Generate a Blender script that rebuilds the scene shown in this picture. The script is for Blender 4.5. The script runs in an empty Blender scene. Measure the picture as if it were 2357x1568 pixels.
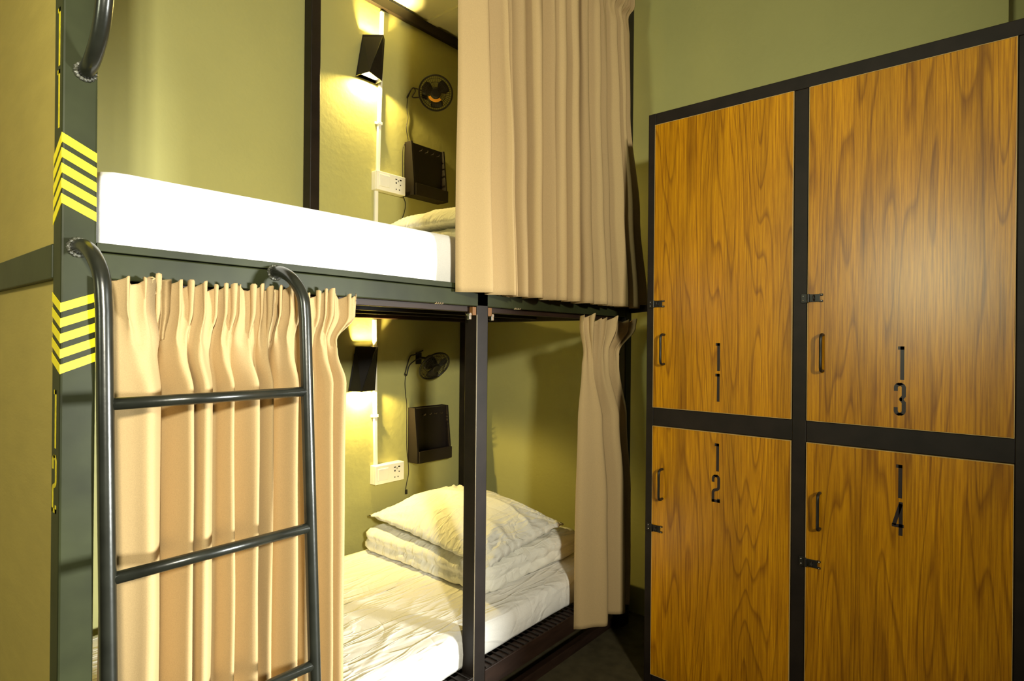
import bpy, bmesh, math, random
from mathutils import Vector, noise
random.seed(7)
PI = math.pi
scene = bpy.context.scene
COL = scene.collection
EYE = 1.17            # camera height above the floor; z values below are given from eye level

# ------------------------------------------------------------------ camera
cam = bpy.data.cameras.new('camera')
cam.sensor_width = 36.0
cam.lens = 1361.0 / 2357.0 * 36.0
cam.clip_start = 0.02
co = bpy.data.objects.new('camera', cam)
COL.objects.link(co)
_y = math.radians(40.03)
from mathutils import Matrix
_F = Vector((math.cos(_y), math.sin(_y), 0)); _R = Vector((math.sin(_y), -math.cos(_y), 0)); _U = Vector((0, 0, 1))
_m = Matrix((( _R.x, _U.x, -_F.x), (_R.y, _U.y, -_F.y), (_R.z, _U.z, -_F.z))).to_4x4()
co.matrix_world = Matrix.Translation((0, 0, EYE)) @ _m @ Matrix.Rotation(math.radians(0.525), 4, 'Z')
scene.camera = co

# ------------------------------------------------------------------ world, lights, exposure
scene.view_settings.view_transform = 'Standard'
scene.view_settings.look = 'None'
scene.view_settings.gamma = 1.0
scene.view_settings.use_curve_mapping = False
scene.view_settings.exposure = 0.0
w = bpy.data.worlds.new('world'); scene.world = w
w.use_nodes = True
w.node_tree.nodes['Background'].inputs[0].default_value = (0.8, 0.85, 0.6, 1)
w.node_tree.nodes['Background'].inputs[1].default_value = 0.1

def area(name, loc, target, sx, sy, power, color):
    l = bpy.data.lights.new(name, 'AREA'); l.shape = 'RECTANGLE'; l.size = sx; l.size_y = sy
    l.energy = power; l.color = color
    o = bpy.data.objects.new(name, l); COL.objects.link(o)
    o.location = (loc[0], loc[1], loc[2] + EYE)
    d = Vector((target[0] - loc[0], target[1] - loc[1], target[2] - loc[2]))
    o.rotation_euler = d.to_track_quat('-Z', 'Y').to_euler()
    return o
k = area('room_lamp_light', (-0.80, -2.0, 0.83), (0.40, 1.2, 0.40), 0.24, 0.24, 38, (1.0, 0.95, 0.76))
k.data.spread = math.radians(80)
k = area('window_light_right', (2.70, -2.6, -0.20), (0.45, 1.2, -0.60), 0.40, 0.36, 28, (0.98, 1.0, 0.92))
k.data.spread = math.radians(42)
k = area('window_light_near', (-2.35, 0.50, 0.55), (1.85, 0.50, 0.75), 0.36, 0.46, 4.2, (0.95, 1.0, 0.70))
k.data.spread = math.radians(50)

# ------------------------------------------------------------------ materials
def new_mat(name):
    m = bpy.data.materials.new(name); m.use_nodes = True
    nt = m.node_tree
    return m, nt, nt.nodes['Principled BSDF']
def N(nt, t, **kw):
    n = nt.nodes.new(t)
    for k, v in kw.items():
        if k in n.inputs: n.inputs[k].default_value = v
        else: setattr(n, k, v)
    return n
def coords(nt, scale=(1, 1, 1)):
    tc = N(nt, 'ShaderNodeTexCoord'); mp = N(nt, 'ShaderNodeMapping')
    mp.inputs['Scale'].default_value = scale
    nt.links.new(tc.outputs['Object'], mp.inputs['Vector'])
    return mp.outputs['Vector']
def ramp(nt, stops):
    r = N(nt, 'ShaderNodeValToRGB')
    e = r.color_ramp.elements
    while len(e) < len(stops): e.new(0.5)
    for i, (p, c) in enumerate(stops):
        e[i].position = p; e[i].color = (c[0], c[1], c[2], 1)
    return r
def simple(name, c, rough=0.5, spec=0.5, metal=0.0, var=0.0, vscale=8, bump=0.0, bscale=60, stretch=(1, 1, 1)):
    m, nt, b = new_mat(name)
    b.inputs['Roughness'].default_value = rough
    b.inputs['Metallic'].default_value = metal
    b.inputs['Specular IOR Level'].default_value = spec
    v = coords(nt, stretch)
    n = N(nt, 'ShaderNodeTexNoise'); n.inputs['Scale'].default_value = vscale; n.inputs['Detail'].default_value = 4
    nt.links.new(v, n.inputs['Vector'])
    lo = tuple(x * (1 - var) for x in c); hi = tuple(min(1, x * (1 + var)) for x in c)
    r = ramp(nt, [(0.3, lo), (0.7, hi)])
    nt.links.new(n.outputs['Fac'], r.inputs['Fac'])
    nt.links.new(r.outputs['Color'], b.inputs['Base Color'])
    if bump:
        n2 = N(nt, 'ShaderNodeTexNoise'); n2.inputs['Scale'].default_value = bscale; n2.inputs['Detail'].default_value = 3
        nt.links.new(v, n2.inputs['Vector'])
        bp = N(nt, 'ShaderNodeBump'); bp.inputs['Strength'].default_value = bump; bp.inputs['Distance'].default_value = 0.004
        nt.links.new(n2.outputs['Fac'], bp.inputs['Height']); nt.links.new(bp.outputs['Normal'], b.inputs['Normal'])
    return m
M_wall = simple('green_wall_paint', (0.37, 0.355, 0.135), 0.55, 0.3, var=0.04, vscale=3, bump=0.25, bscale=45)
M_dark = simple('low_bounce_wall', (0.07, 0.065, 0.035), 0.6, 0.3, var=0.05)  # for walls out of view, darkened to cut bounced light
M_ceil = simple('cream_ceiling', (0.74, 0.71, 0.50), 0.7, 0.3, var=0.02)
M_floor = simple('dark_floor', (0.075, 0.062, 0.034), 0.6, 0.3, var=0.25, vscale=25)
M_steel = simple('black_painted_steel', (0.024, 0.028, 0.011), 0.44, 0.17, var=0.3, vscale=9, bump=0.04, bscale=45)
M_steel2 = simple('dark_shaded_steel', (0.012, 0.008, 0.006), 0.5, 0.25, var=0.3, vscale=14, bump=0.04, bscale=60)  # bed's black paint with shade in the colour; plain dark steel on lockers
M_tube = simple('black_tube_steel', (0.014, 0.015, 0.011), 0.27, 0.6, var=0.3, vscale=20, bump=0.04, bscale=90)
M_weld = simple('weld_blob_steel', (0.05, 0.05, 0.035), 0.35, 0.8, var=0.6, vscale=120, bump=0.9, bscale=160)
M_plastic = simple('black_plastic', (0.012, 0.010, 0.008), 0.4, 0.4, var=0.1)
M_box = simple('black_wood_box', (0.012, 0.008, 0.006), 0.5, 0.35, var=0.2)
M_white = simple('white_plastic', (0.80, 0.78, 0.70), 0.35, 0.5, var=0.02)
M_chrome = simple('bright_screw_steel', (0.75, 0.75, 0.72), 0.2, 0.5, metal=1.0)
M_yellow = simple('yellow_tape', (0.95, 0.78, 0.008), 0.45, 0.4, var=0.03)
M_yellow2 = simple('worn_yellow_paint', (0.72, 0.58, 0.008), 0.5, 0.4, var=0.2, vscale=80)
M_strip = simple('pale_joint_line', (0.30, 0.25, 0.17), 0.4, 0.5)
M_ink = simple('black_number_sticker', (0.02, 0.012, 0.012), 0.4, 0.4)
M_orange = simple('orange_sticker', (0.95, 0.42, 0.02), 0.4, 0.4)
M_brown = simple('brown_wood_block', (0.16, 0.07, 0.02), 0.55, 0.3, var=0.2)
M_darkwood = simple('dark_red_wood', (0.022, 0.011, 0.007), 0.5, 0.25, var=0.3, vscale=12, stretch=(1, 6, 6))
M_ply = simple('olive_plywood', (0.46, 0.35, 0.085), 0.55, 0.3, var=0.06, vscale=7, bump=0.08, bscale=40, stretch=(1, 1.2, 4.5))
M_edge = simple('pale_laminate_edge', (0.52, 0.36, 0.14), 0.5, 0.3)

def wood_mat():
    m, nt, b = new_mat('oak_laminate')
    v = coords(nt, (1, 1, 1))
    # slow warp, then stretched rings for cathedral figure
    mp = N(nt, 'ShaderNodeMapping'); mp.inputs['Scale'].default_value = (1, 5.5, 0.42)
    nt.links.new(v, mp.inputs['Vector'])
    n1 = N(nt, 'ShaderNodeTexNoise'); n1.inputs['Scale'].default_value = 1.15; n1.inputs['Detail'].default_value = 2.2; n1.inputs['Roughness'].default_value = 0.4
    nt.links.new(mp.outputs['Vector'], n1.inputs['Vector'])
    ml = N(nt, 'ShaderNodeMath', operation='MULTIPLY'); ml.inputs[1].default_value = 24.0
    nt.links.new(n1.outputs['Fac'], ml.inputs[0])
    fr = N(nt, 'ShaderNodeMath', operation='FRACT'); nt.links.new(ml.outputs[0], fr.inputs[0])
    r1 = ramp(nt, [(0.0, (0.44, 0.36, 0.3)), (0.10, (1, 1, 1)), (0.80, (0.94, 0.94, 0.92)), (1.0, (0.46, 0.38, 0.3))])
    nt.links.new(fr.outputs[0], r1.inputs['Fac'])
    # fine fibre
    mp2 = N(nt, 'ShaderNodeMapping'); mp2.inputs['Scale'].default_value = (1, 60, 1.6)
    nt.links.new(v, mp2.inputs['Vector'])
    n2 = N(nt, 'ShaderNodeTexNoise'); n2.inputs['Scale'].default_value = 4.0; n2.inputs['Detail'].default_value = 5; n2.inputs['Roughness'].default_value = 0.65
    nt.links.new(mp2.outputs['Vector'], n2.inputs['Vector'])
    r2 = ramp(nt, [(0.30, (0.29, 0.108, 0.0002)), (0.52, (0.50, 0.215, 0.0004)), (0.74, (0.66, 0.32, 0.001))])
    nt.links.new(n2.outputs['Fac'], r2.inputs['Fac'])
    # broad tone
    mp3 = N(nt, 'ShaderNodeMapping'); mp3.inputs['Scale'].default_value = (1, 7, 0.5)
    nt.links.new(v, mp3.inputs['Vector'])
    n3 = N(nt, 'ShaderNodeTexNoise'); n3.inputs['Scale'].default_value = 2.0; n3.inputs['Detail'].default_value = 2
    nt.links.new(mp3.outputs['Vector'], n3.inputs['Vector'])
    r3 = ramp(nt, [(0.3, (0.72, 0.70, 0.7)), (0.7, (1.12, 1.12, 1.1))])
    nt.links.new(n3.outputs['Fac'], r3.inputs['Fac'])
    a = N(nt, 'ShaderNodeMixRGB', blend_type='MULTIPLY'); a.inputs[0].default_value = 0.75
    nt.links.new(r2.outputs['Color'], a.inputs[1]); nt.links.new(r1.outputs['Color'], a.inputs[2])
    c = N(nt, 'ShaderNodeMixRGB', blend_type='MULTIPLY'); c.inputs[0].default_value = 1.0
    nt.links.new(a.outputs[0], c.inputs[1]); nt.links.new(r3.outputs['Color'], c.inputs[2])
    nt.links.new(c.outputs[0], b.inputs['Base Color'])
    b.inputs['Roughness'].default_value = 0.31
    b.inputs['Specular IOR Level'].default_value = 0.5
    bp = N(nt, 'ShaderNodeBump'); bp.inputs['Strength'].default_value = 0.05; bp.inputs['Distance'].default_value = 0.001
    nt.links.new(n2.outputs['Fac'], bp.inputs['Height']); nt.links.new(bp.outputs['Normal'], b.inputs['Normal'])
    return m
M_wood = wood_mat()

def fabric_mat(name, c, weave=900, sheen=0.15, wr=0.0, wscale=7, folds=0.0):
    m, nt, b = new_mat(name)
    v = coords(nt, (1, 1, 1))
    n = N(nt, 'ShaderNodeTexNoise'); n.inputs['Scale'].default_value = weave; n.inputs['Detail'].default_value = 2
    nt.links.new(v, n.inputs['Vector'])
    r = ramp(nt, [(0.3, tuple(x * 0.9 for x in c)), (0.7, tuple(min(1, x * 1.06) for x in c))])
    nt.links.new(n.outputs['Fac'], r.inputs['Fac']); nt.links.new(r.outputs['Color'], b.inputs['Base Color'])
    b.inputs['Roughness'].default_value = 0.85
    b.inputs['Specular IOR Level'].default_value = 0.1
    b.inputs['Sheen Weight'].default_value = sheen
    if wr:
        n2 = N(nt, 'ShaderNodeTexNoise'); n2.inputs['Scale'].default_value = wscale; n2.inputs['Detail'].default_value = 3; n2.inputs['Distortion'].default_value = 0.7
        nt.links.new(v, n2.inputs['Vector'])
        # ridged creases
        s = N(nt, 'ShaderNodeMath', operation='SUBTRACT'); s.inputs[1].default_value = 0.5; nt.links.new(n2.outputs['Fac'], s.inputs[0])
        ab = N(nt, 'ShaderNodeMath', operation='ABSOLUTE'); nt.links.new(s.outputs[0], ab.inputs[0])
        sq = N(nt, 'ShaderNodeMath', operation='POWER'); sq.inputs[1].default_value = 0.6; nt.links.new(ab.outputs[0], sq.inputs[0])
        bp = N(nt, 'ShaderNodeBump'); bp.inputs['Strength'].default_value = wr; bp.inputs['Distance'].default_value = 0.02
        nt.links.new(sq.outputs[0], bp.inputs['Height']); nt.links.new(bp.outputs['Normal'], b.inputs['Normal'])
        prev = bp
        if folds:
            for ang, sc in ((0.5, 3.0), (-0.9, 2.2), (0.1, 5.0)):
                mp = N(nt, 'ShaderNodeMapping'); mp.inputs['Rotation'].default_value = (0, 0, ang); mp.inputs['Scale'].default_value = (0.9, 4.5, 1.5)
                nt.links.new(v, mp.inputs['Vector'])
                n3 = N(nt, 'ShaderNodeTexNoise'); n3.inputs['Scale'].default_value = sc; n3.inputs['Detail'].default_value = 1.5; n3.inputs['Distortion'].default_value = 0.5
                nt.links.new(mp.outputs['Vector'], n3.inputs['Vector'])
                s3 = N(nt, 'ShaderNodeMath', operation='SUBTRACT'); s3.inputs[1].default_value = 0.5; nt.links.new(n3.outputs['Fac'], s3.inputs[0])
                a3 = N(nt, 'ShaderNodeMath', operation='ABSOLUTE'); nt.links.new(s3.outputs[0], a3.inputs[0])
                r3 = ramp(nt, [(0.0, (1, 1, 1)), (0.05, (0, 0, 0))]); nt.links.new(a3.outputs[0], r3.inputs['Fac'])
                b3 = N(nt, 'ShaderNodeBump'); b3.inputs['Strength'].default_value = folds; b3.inputs['Distance'].default_value = 0.006
                nt.links.new(r3.outputs['Color'], b3.inputs['Height']); nt.links.new(prev.outputs['Normal'], b3.inputs['Normal'])
                nt.links.new(b3.outputs['Normal'], b.inputs['Normal']); prev = b3
    return m
M_curtain = fabric_mat('beige_curtain_cloth', (0.455, 0.322, 0.160), 700, 0.0)
M_sheet = fabric_mat('white_bed_sheet', (0.86, 0.84, 0.80), 800, 0.1, wr=0.35, wscale=5, folds=0.34)
M_sheet2 = fabric_mat('white_tight_sheet', (0.88, 0.87, 0.85), 800, 0.1, wr=0.10, wscale=3)
M_pillow = fabric_mat('white_pillow_cotton', (0.86, 0.85, 0.78), 800, 0.1, wr=0.35, wscale=9, folds=0.28)

def emission_mat(name, c, s):
    m, nt, b = new_mat(name)
    b.inputs['Base Color'].default_value = (*c, 1)
    b.inputs['Emission Color'].default_value = (*c, 1); b.inputs['Emission Strength'].default_value = s
    return m
M_glow = emission_mat('lamp_glow', (1.0, 0.86, 0.45), 8)

def glass_mat():
    m, nt, b = new_mat('window_glass')
    b.inputs['Transmission Weight'].default_value = 1.0; b.inputs['Roughness'].default_value = 0.02; b.inputs['Base Color'].default_value = (0.95, 1, 0.97, 1)
    return m
M_glass = glass_mat()

# ------------------------------------------------------------------ mesh helpers
class MB:
    def __init__(self): self.v = []; self.f = []
    def add(self, vs, fs):
        o = len(self.v); self.v += [tuple(p) for p in vs]; self.f += [tuple(i + o for i in f) for f in fs]; return self
    def box(self, x0, x1, y0, y1, z0, z1):
        return self.add([(x0,y0,z0),(x1,y0,z0),(x1,y1,z0),(x0,y1,z0),(x0,y0,z1),(x1,y0,z1),(x1,y1,z1),(x0,y1,z1)],
            [(0,3,2,1),(4,5,6,7),(0,1,5,4),(1,2,6,5),(2,3,7,6),(3,0,4,7)])
    def loft(self, rings, closed=True, cap=True):
        n = len(rings[0]); vs = [p for r in rings for p in r]; fs = []
        for i in range(len(rings) - 1):
            for j in range(n if closed else n - 1):
                k = (j + 1) % n
                fs.append((i*n+j, i*n+k, (i+1)*n+k, (i+1)*n+j))
        if cap and closed:
            fs.append(tuple(range(n))[::-1]); fs.append(tuple((len(rings)-1)*n + j for j in range(n)))
        return self.add(vs, fs)
    def tube(self, pts, r, seg=16, cap=True):
        pts = [Vector(p) for p in pts]; rings = []; nrm = None
        for i, p in enumerate(pts):
            a = pts[max(i-1, 0)]; b = pts[min(i+1, len(pts)-1)]
            t = (b - a).normalized()
            if nrm is None:
                nrm = t.orthogonal().normalized()
            else:
                nrm = (nrm - t * nrm.dot(t))
                nrm = nrm.normalized() if nrm.length > 1e-6 else t.orthogonal().normalized()
            bn = t.cross(nrm); rr = r[i] if isinstance(r, (list, tuple)) else r
            rings.append([p + nrm * rr * math.cos(2*PI*k/seg) + bn * rr * math.sin(2*PI*k/seg) for k in range(seg)])
        return self.loft(rings, True, cap)
    def ball(self, c, r, seg=12, sq=(1, 1, 1), jit=0):
        rings = []
        for i in range(1, seg):
            a = PI * i / seg
            rings.append([(c[0] + r*sq[0]*math.sin(a)*math.cos(2*PI*k/seg)*(1+random.uniform(-jit, jit)),
                           c[1] + r*sq[1]*math.sin(a)*math.sin(2*PI*k/seg)*(1+random.uniform(-jit, jit)),
                           c[2] + r*sq[2]*math.cos(a)) for k in range(seg)])
        return self.loft(rings)
    def build(self, name, mat, parent=None, bevel=0.0, smooth=False, solid=0.0, sub=0, base=None, props=None):
        """vertices are in room coordinates with z from eye level"""
        off = Vector(ROOT[parent.name]) if parent else Vector(base or (0, 0, 0))
        me = bpy.data.meshes.new(name)
        me.from_pydata([(x - off.x, y - off.y, z - off.z) for x, y, z in self.v], [], self.f)
        bm = bmesh.new(); bm.from_mesh(me); bmesh.ops.recalc_face_normals(bm, faces=bm.faces); bm.to_mesh(me); bm.free()
        me.materials.append(mat)
        if smooth:
            for p in me.polygons: p.use_smooth = True
        o = bpy.data.objects.new(name, me); COL.objects.link(o)
        if parent: o.parent = parent
        else: o.location = (off.x, off.y, off.z + EYE)
        ROOT[o.name] = tuple(off)
        if solid:
            md = o.modifiers.new('thick', 'SOLIDIFY'); md.thickness = solid; md.offset = 0
        if bevel:
            md = o.modifiers.new('bevel', 'BEVEL'); md.width = bevel; md.segments = 2; md.limit_method = 'ANGLE'
        if sub:
            md = o.modifiers.new('sub', 'SUBSURF'); md.levels = sub; md.render_levels = sub
        if props:
            for k, v in props.items(): o[k] = v
        return o
ROOT = {}
def tag(o, label, cat, group=None):
    o['label'] = label; o['category'] = cat
    if group: o['group'] = group
    return o
def thing(name, base, label, cat, group=None):
    o = bpy.data.objects.new(name, None); COL.objects.link(o)
    o.empty_display_size = 0.05
    o.location = (base[0], base[1], base[2] + EYE); ROOT[o.name] = tuple(base)
    return tag(o, label, cat, group)
def struct(mb, name, mat):
    o = mb.build(name, mat); o['kind'] = 'structure'; return o
def copy_tree(o, parent=None):
    c = o.copy(); COL.objects.link(c)
    if parent: c.parent = parent
    ROOT[c.name] = ROOT.get(o.name, (0, 0, 0))
    for ch in list(o.children): copy_tree(ch, c)
    return c
def smoothpath(pts, n=8):
    P = [Vector(p) for p in pts]; P = [P[0]*2 - P[1]] + P + [P[-1]*2 - P[-2]]; out = []
    for i in range(1, len(P) - 2):
        for k in range(n):
            t = k / n; a, b, c, d = P[i-1], P[i], P[i+1], P[i+2]
            out.append(0.5 * ((2*b) + (c - a)*t + (2*a - 5*b + 4*c - d)*t*t + (3*b - a - 3*c + d)*t**3))
    out.append(P[-2]); return out
def interp(x, xs, ys):
    if x <= xs[0]: return ys[0]
    for i in range(len(xs) - 1):
        if x <= xs[i+1]:
            t = (x - xs[i]) / (xs[i+1] - xs[i]); t = t*t*(3 - 2*t)
            return ys[i] + (ys[i+1] - ys[i]) * t
    return ys[-1]

# ------------------------------------------------------------------ the room
YB = 2.125          # back wall plane
XW = 2.30           # far wall plane
ZF = -EYE; ZC = 1.505
XN = -2.6; YR = -3.9; XR = 3.3
struct(MB().box(XN, XR, YR, YB, ZF - 0.1, ZF), 'floor', M_floor)
struct(MB().box(XN, XR, YR, YB, ZC, ZC + 0.1), 'ceiling', M_ceil)
struct(MB().box(XN, XR + 0.1, YB, YB + 0.1, ZF - 0.1, ZC + 0.1), 'wall_back', M_wall)
struct(MB().box(XW, XR, 0.007, YB, ZF, ZC), 'wall_far', M_wall)
struct(MB().box(XR, XR + 0.1, YR, YB, ZF - 0.1, ZC + 0.1), 'wall_recess', M_wall)
struct(MB().box(2.44, 2.52, -0.9, 0.007, ZF, ZC), 'wall_return', M_wall)
m = MB()      # near wall with an opening for window_1 (behind the camera)
wy0, wy1, wz0, wz1 = 0.15, 0.85, 0.05, 1.05
m.box(XN - 0.1, XN, YR, wy0, ZF - 0.1, ZC + 0.1); m.box(XN - 0.1, XN, wy1, YB + 0.1, ZF - 0.1, ZC + 0.1)
m.box(XN - 0.1, XN, wy0, wy1, ZF - 0.1, wz0); m.box(XN - 0.1, XN, wy0, wy1, wz1, ZC + 0.1)
struct(m, 'wall_near', M_dark)
m = MB(); wx0, wx1, vz0, vz1 = 2.3, 2.9, -0.55, 0.25
m.box(XN - 0.1, wx0, YR - 0.1, YR, ZF - 0.1, ZC + 0.1); m.box(wx1, XR + 0.1, YR - 0.1, YR, ZF - 0.1, ZC + 0.1)
m.box(wx0, wx1, YR - 0.1, YR, ZF - 0.1, vz0); m.box(wx0, wx1, YR - 0.1, YR, vz1, ZC + 0.1)
struct(m, 'wall_right', M_dark)
struct(MB().box(XN - 0.06, XN - 0.05, wy0, wy1, wz0, wz1), 'window_1', M_glass)
struct(MB().box(wx0, wx1, YR - 0.06, YR - 0.05, vz0, vz1), 'window_2', M_glass)
m = MB(); m.box(1.865, 1.925, 0.0, YB, ZC - 0.012, ZC)
struct(m, 'trim_1', M_ceil)

# ------------------------------------------------------------------ bunk bed
X0, XM, XF = 0.268, 1.267, 2.150       # left faces of the three post pairs
PW = 0.050
Y0 = 1.200; YBK = 2.070
bed = thing('bunk_bed', (1.2, 1.65, ZF), 'black steel bunk bed with ladder and plywood end against the green wall', 'bunk bed')
ZT = 1.484
for (x, y, x1, y1) in ((X0, Y0, X0 + PW, Y0 + PW), (XM, Y0, XM + PW, Y0 + PW), (XF, Y0, XF + PW, Y0 + PW)):
    MB().box(x, x1, y, y1, ZF, ZT).build('post', M_steel if x < 1 else M_steel2, bed, bevel=0.0035)  # posts away from the light get the shaded copy of the paint
MB().box(X0, X0 + PW, YBK, YB - 0.004, ZF, ZT).build('post', M_steel2, bed, bevel=0.003)
MB().box(1.243, 1.285, YBK, YB - 0.004, ZF, ZT).build('post', M_steel2, bed, bevel=0.003)
MB().box(2.115, 2.165, YBK, YB - 0.004, ZF, ZT).build('post', M_steel2, bed, bevel=0.003)
# mid post seam strip: pale joint line down the corner of the post
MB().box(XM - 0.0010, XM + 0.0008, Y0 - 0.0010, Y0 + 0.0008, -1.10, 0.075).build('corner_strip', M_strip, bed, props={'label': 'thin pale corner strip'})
# upper platform ring
MB().box(X0 + PW, XF, Y0, Y0 + 0.045, 0.100, 0.1455).build('front_rail', M_steel, bed, bevel=0.0025)
MB().box(X0 + PW, XF, Y0 - 0.001, Y0 + 0.045, 0.1475, 0.162).build('rail_cap', M_steel, bed, bevel=0.001)
MB().box(X0 + PW, XF, Y0 + 0.018, Y0 + 0.050, 0.084, 0.100).build('curtain_track', M_darkwood, bed, bevel=0.001)
MB().box(X0 + PW, 2.115, YBK, YB - 0.004, 0.090, 0.160).build('back_rail', M_darkwood, bed, bevel=0.002)
for y in (1.42, 1.66, 1.88):
    MB().box(X0 + PW, XF, y, y + 0.03, 0.098, 0.128).build('cross_bar', M_steel2, bed, bevel=0.002)
MB().box(XF, XF + PW, Y0 + PW, YBK, 0.090, 0.160).build('end_rail', M_steel2, bed, bevel=0.002)
MB().box(X0 - 0.002, X0 + PW, Y0 + PW, YBK, 0.099, 0.158).build('end_rail', M_steel, bed, bevel=0.002)
MB().box(X0 + PW, XF, Y0 + 0.045, YBK, 0.129, 0.145).build('bed_board', M_darkwood, bed, bevel=0.001)
# lower platform ring
MB().box(X0 + PW, XM, Y0, Y0 + 0.045, -1.055, -0.993).build('front_rail', M_steel2, bed, bevel=0.0025)
MB().box(XM + PW, XF, Y0, Y0 + 0.045, -1.055, -0.993).build('front_rail', M_darkwood, bed, bevel=0.0025)
MB().box(X0 + PW, 2.115, YBK, YB - 0.004, -1.055, -0.993).build('back_rail', M_steel2, bed, bevel=0.002)
for x in (X0, XF):
    MB().box(x, x + PW, Y0 + PW, YBK, -1.055, -0.993).build('end_rail', M_steel2, bed, bevel=0.002)
m = MB()
x = X0 + PW + 0.02
while x < XF - 0.01:
    m.tube([(x, Y0 + 0.004, -0.9905), (x, YBK, -0.9905)], 0.0024, 6); x += 0.026
for y in (Y0 + 0.006, 1.42, 1.64, 1.86): m.tube([(X0 + PW, y, -0.9955), (XF, y, -0.9955)], 0.003, 6)
m.build('wire_mesh_base', M_steel2, bed)
MB().box(X0 + PW, XF, 1.236, 1.262, ZF, ZF + 0.035).build('floor_strip', M_darkwood, bed, bevel=0.002)  # low reddish-brown strip along the floor under the bed front
# top ring
MB().box(X0 + PW, XF, Y0, Y0 + 0.045, 1.425, 1.484).build('top_rail', M_steel, bed, bevel=0.002)
MB().box(X0 + PW, 2.115, 2.099, YB - 0.004, 1.450, 1.493).build('top_rail', M_steel2, bed, bevel=0.002)
for x in (X0, XF):
    MB().box(x, x + PW, Y0 + PW, YBK, 1.425, 1.484).build('top_rail', M_steel2, bed, bevel=0.002)
# plywood end panels
MB().box(X0 + 0.010, X0 + 0.022, Y0 + PW, YBK, 0.158, 1.425).build('end_panel', M_ply, bed)
MB().box(X0 + 0.010, X0 + 0.022, Y0 + PW, YBK, -1.15, 0.099).build('end_panel', M_ply, bed)
# tie bar to the locker, screws and hinges
MB().add([(2.195,1.200,0.150),(2.19,1.200,0.118),(2.125,0.956,0.128),(2.125,0.956,0.146),(2.207,1.200,0.150),(2.202,1.200,0.118),(2.137,0.956,0.128),(2.137,0.956,0.146)],
    [(0,1,2,3),(4,7,6,5),(0,4,5,1),(3,2,6,7),(0,3,7,4),(1,5,6,2)]).build('tie_bar', M_steel2, bed)
for xa, xb in ((XM - 0.016, XM - 0.001), (XM + PW + 0.001, XM + PW + 0.018)):
    blk = MB().box(xa, xb, Y0 + 0.002, Y0 + 0.016, 0.073, 0.098).build('joint_block', M_brown, bed, bevel=0.001, props={'label': 'small brown wood block beside the middle post'})
for xc in (XM - 0.028, XM + PW + 0.020):
    m = MB(); m.tube([(xc, Y0 - 0.001, 0.075), (xc, Y0 + 0.012, 0.075)], 0.0055, 10)
    m.box(xc - 0.005, xc + 0.005, Y0, Y0 + 0.010, 0.060, 0.078)
    m.build('curtain_hook', M_chrome, bed, bevel=0.0008, props={'label': 'shiny metal hook under the rail'})
for xc in (1.115, 1.452):
    for k in range(4): MB().tube([(xc - 0.012 + k*0.008, Y0 - 0.003, 0.1015), (xc - 0.012 + k*0.008, Y0 + 0.003, 0.1005)], 0.0022, 8).build('screw', M_chrome, bed)
MB().ball((2.0, Y0 - 0.001, -1.035), 0.004, 8).build('screw', M_chrome, bed)
# yellow chevrons on the left post, wrapping round the corner
EPS = 0.0006
def chevron(zl_top, h, dr, dl):
    xr = X0 + PW - 0.001; m = MB()
    za = zl_top; zb = zl_top + dr
    m.add([(X0 - EPS, Y0 - EPS, za), (xr, Y0 - EPS, zb), (xr, Y0 - EPS, zb - h), (X0 - EPS, Y0 - EPS, za - h),
           (X0 - EPS, Y0 + PW, za + dl), (X0 - EPS, Y0 + PW, za + dl - h),
           (X0 + 0.003, Y0 + 0.003, za), (xr, Y0 + 0.003, zb), (xr, Y0 + 0.003, zb - h), (X0 + 0.003, Y0 + 0.003, za - h),
           (X0 + 0.003, Y0 + PW, za + dl), (X0 + 0.003, Y0 + PW, za + dl - h)],
          [(0,1,2,3), (0,3,5,4), (6,9,8,7), (6,10,11,9), (0,6,7,1), (3,2,8,9), (0,4,10,6), (3,9,11,5), (1,7,8,2), (4,5,11,10)])
    m.build('yellow_stripe', M_yellow, bed, props={'label': 'bright yellow warning stripe'})
for k in range(5): chevron(0.338 - 0.0253*k, 0.0155, -0.024, -0.031)
for k in range(5): chevron(0.055 - 0.0256*k, 0.0150, 0.020, 0.020)

# digits: stroked centre lines, extruded a little
def arc(cx, cy, r, a0, a1, n=7):
    return [(cx + r*math.cos(math.radians(a0 + (a1-a0)*k/n)), cy + r*math.sin(math.radians(a0 + (a1-a0)*k/n))) for k in range(n+1)]
def glyph(ch, W, H, s):
    h = s/2; r = min(W*0.36, H*0.2)
    if ch == '1': return [[(W*0.32, H - h), (W*0.68 + h, H - h)], [(W*0.68, H), (W*0.68, 0)]]
    if ch == '2': return [[(h, H - r - h - H*0.12)] + arc(h + r, H - h - r, r, 180, 90) + arc(W - h - r, H - h - r, r, 90, 0) +
                          [(W - h, H*0.56)] + arc(W - h - r, H*0.56, r, 0, -70)[1:] + arc(h + r, H*0.56 - 2*r + 0.0, r, 110, 180)[1:] + [(h, 0)], [(0, h), (W, h)], [(W - h, 0), (W - h, H*0.14)]]
    if ch == '3': return [[(h, H - r - h - H*0.10)] + arc(h + r, H - h - r, r, 180, 90) + arc(W - h - r, H - h - r, r, 90, 0) +
                          [(W - h, H*0.60), (W - h - r*0.6, H*0.5), (W - h, H*0.40)] +
                          arc(W - h - r, h + r, r, 0, -90) + arc(h + r, h + r, r, 270, 180) + [(h, r + h + H*0.10)], [(W*0.48, H*0.5), (W - h - r*0.4, H*0.5)]]
    if ch == '4': return [[(W*0.74, H), (W*0.74, 0)], [(W*0.74, H - h), (h, H*0.30)], [(0, H*0.29), (W, H*0.29)]]
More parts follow.
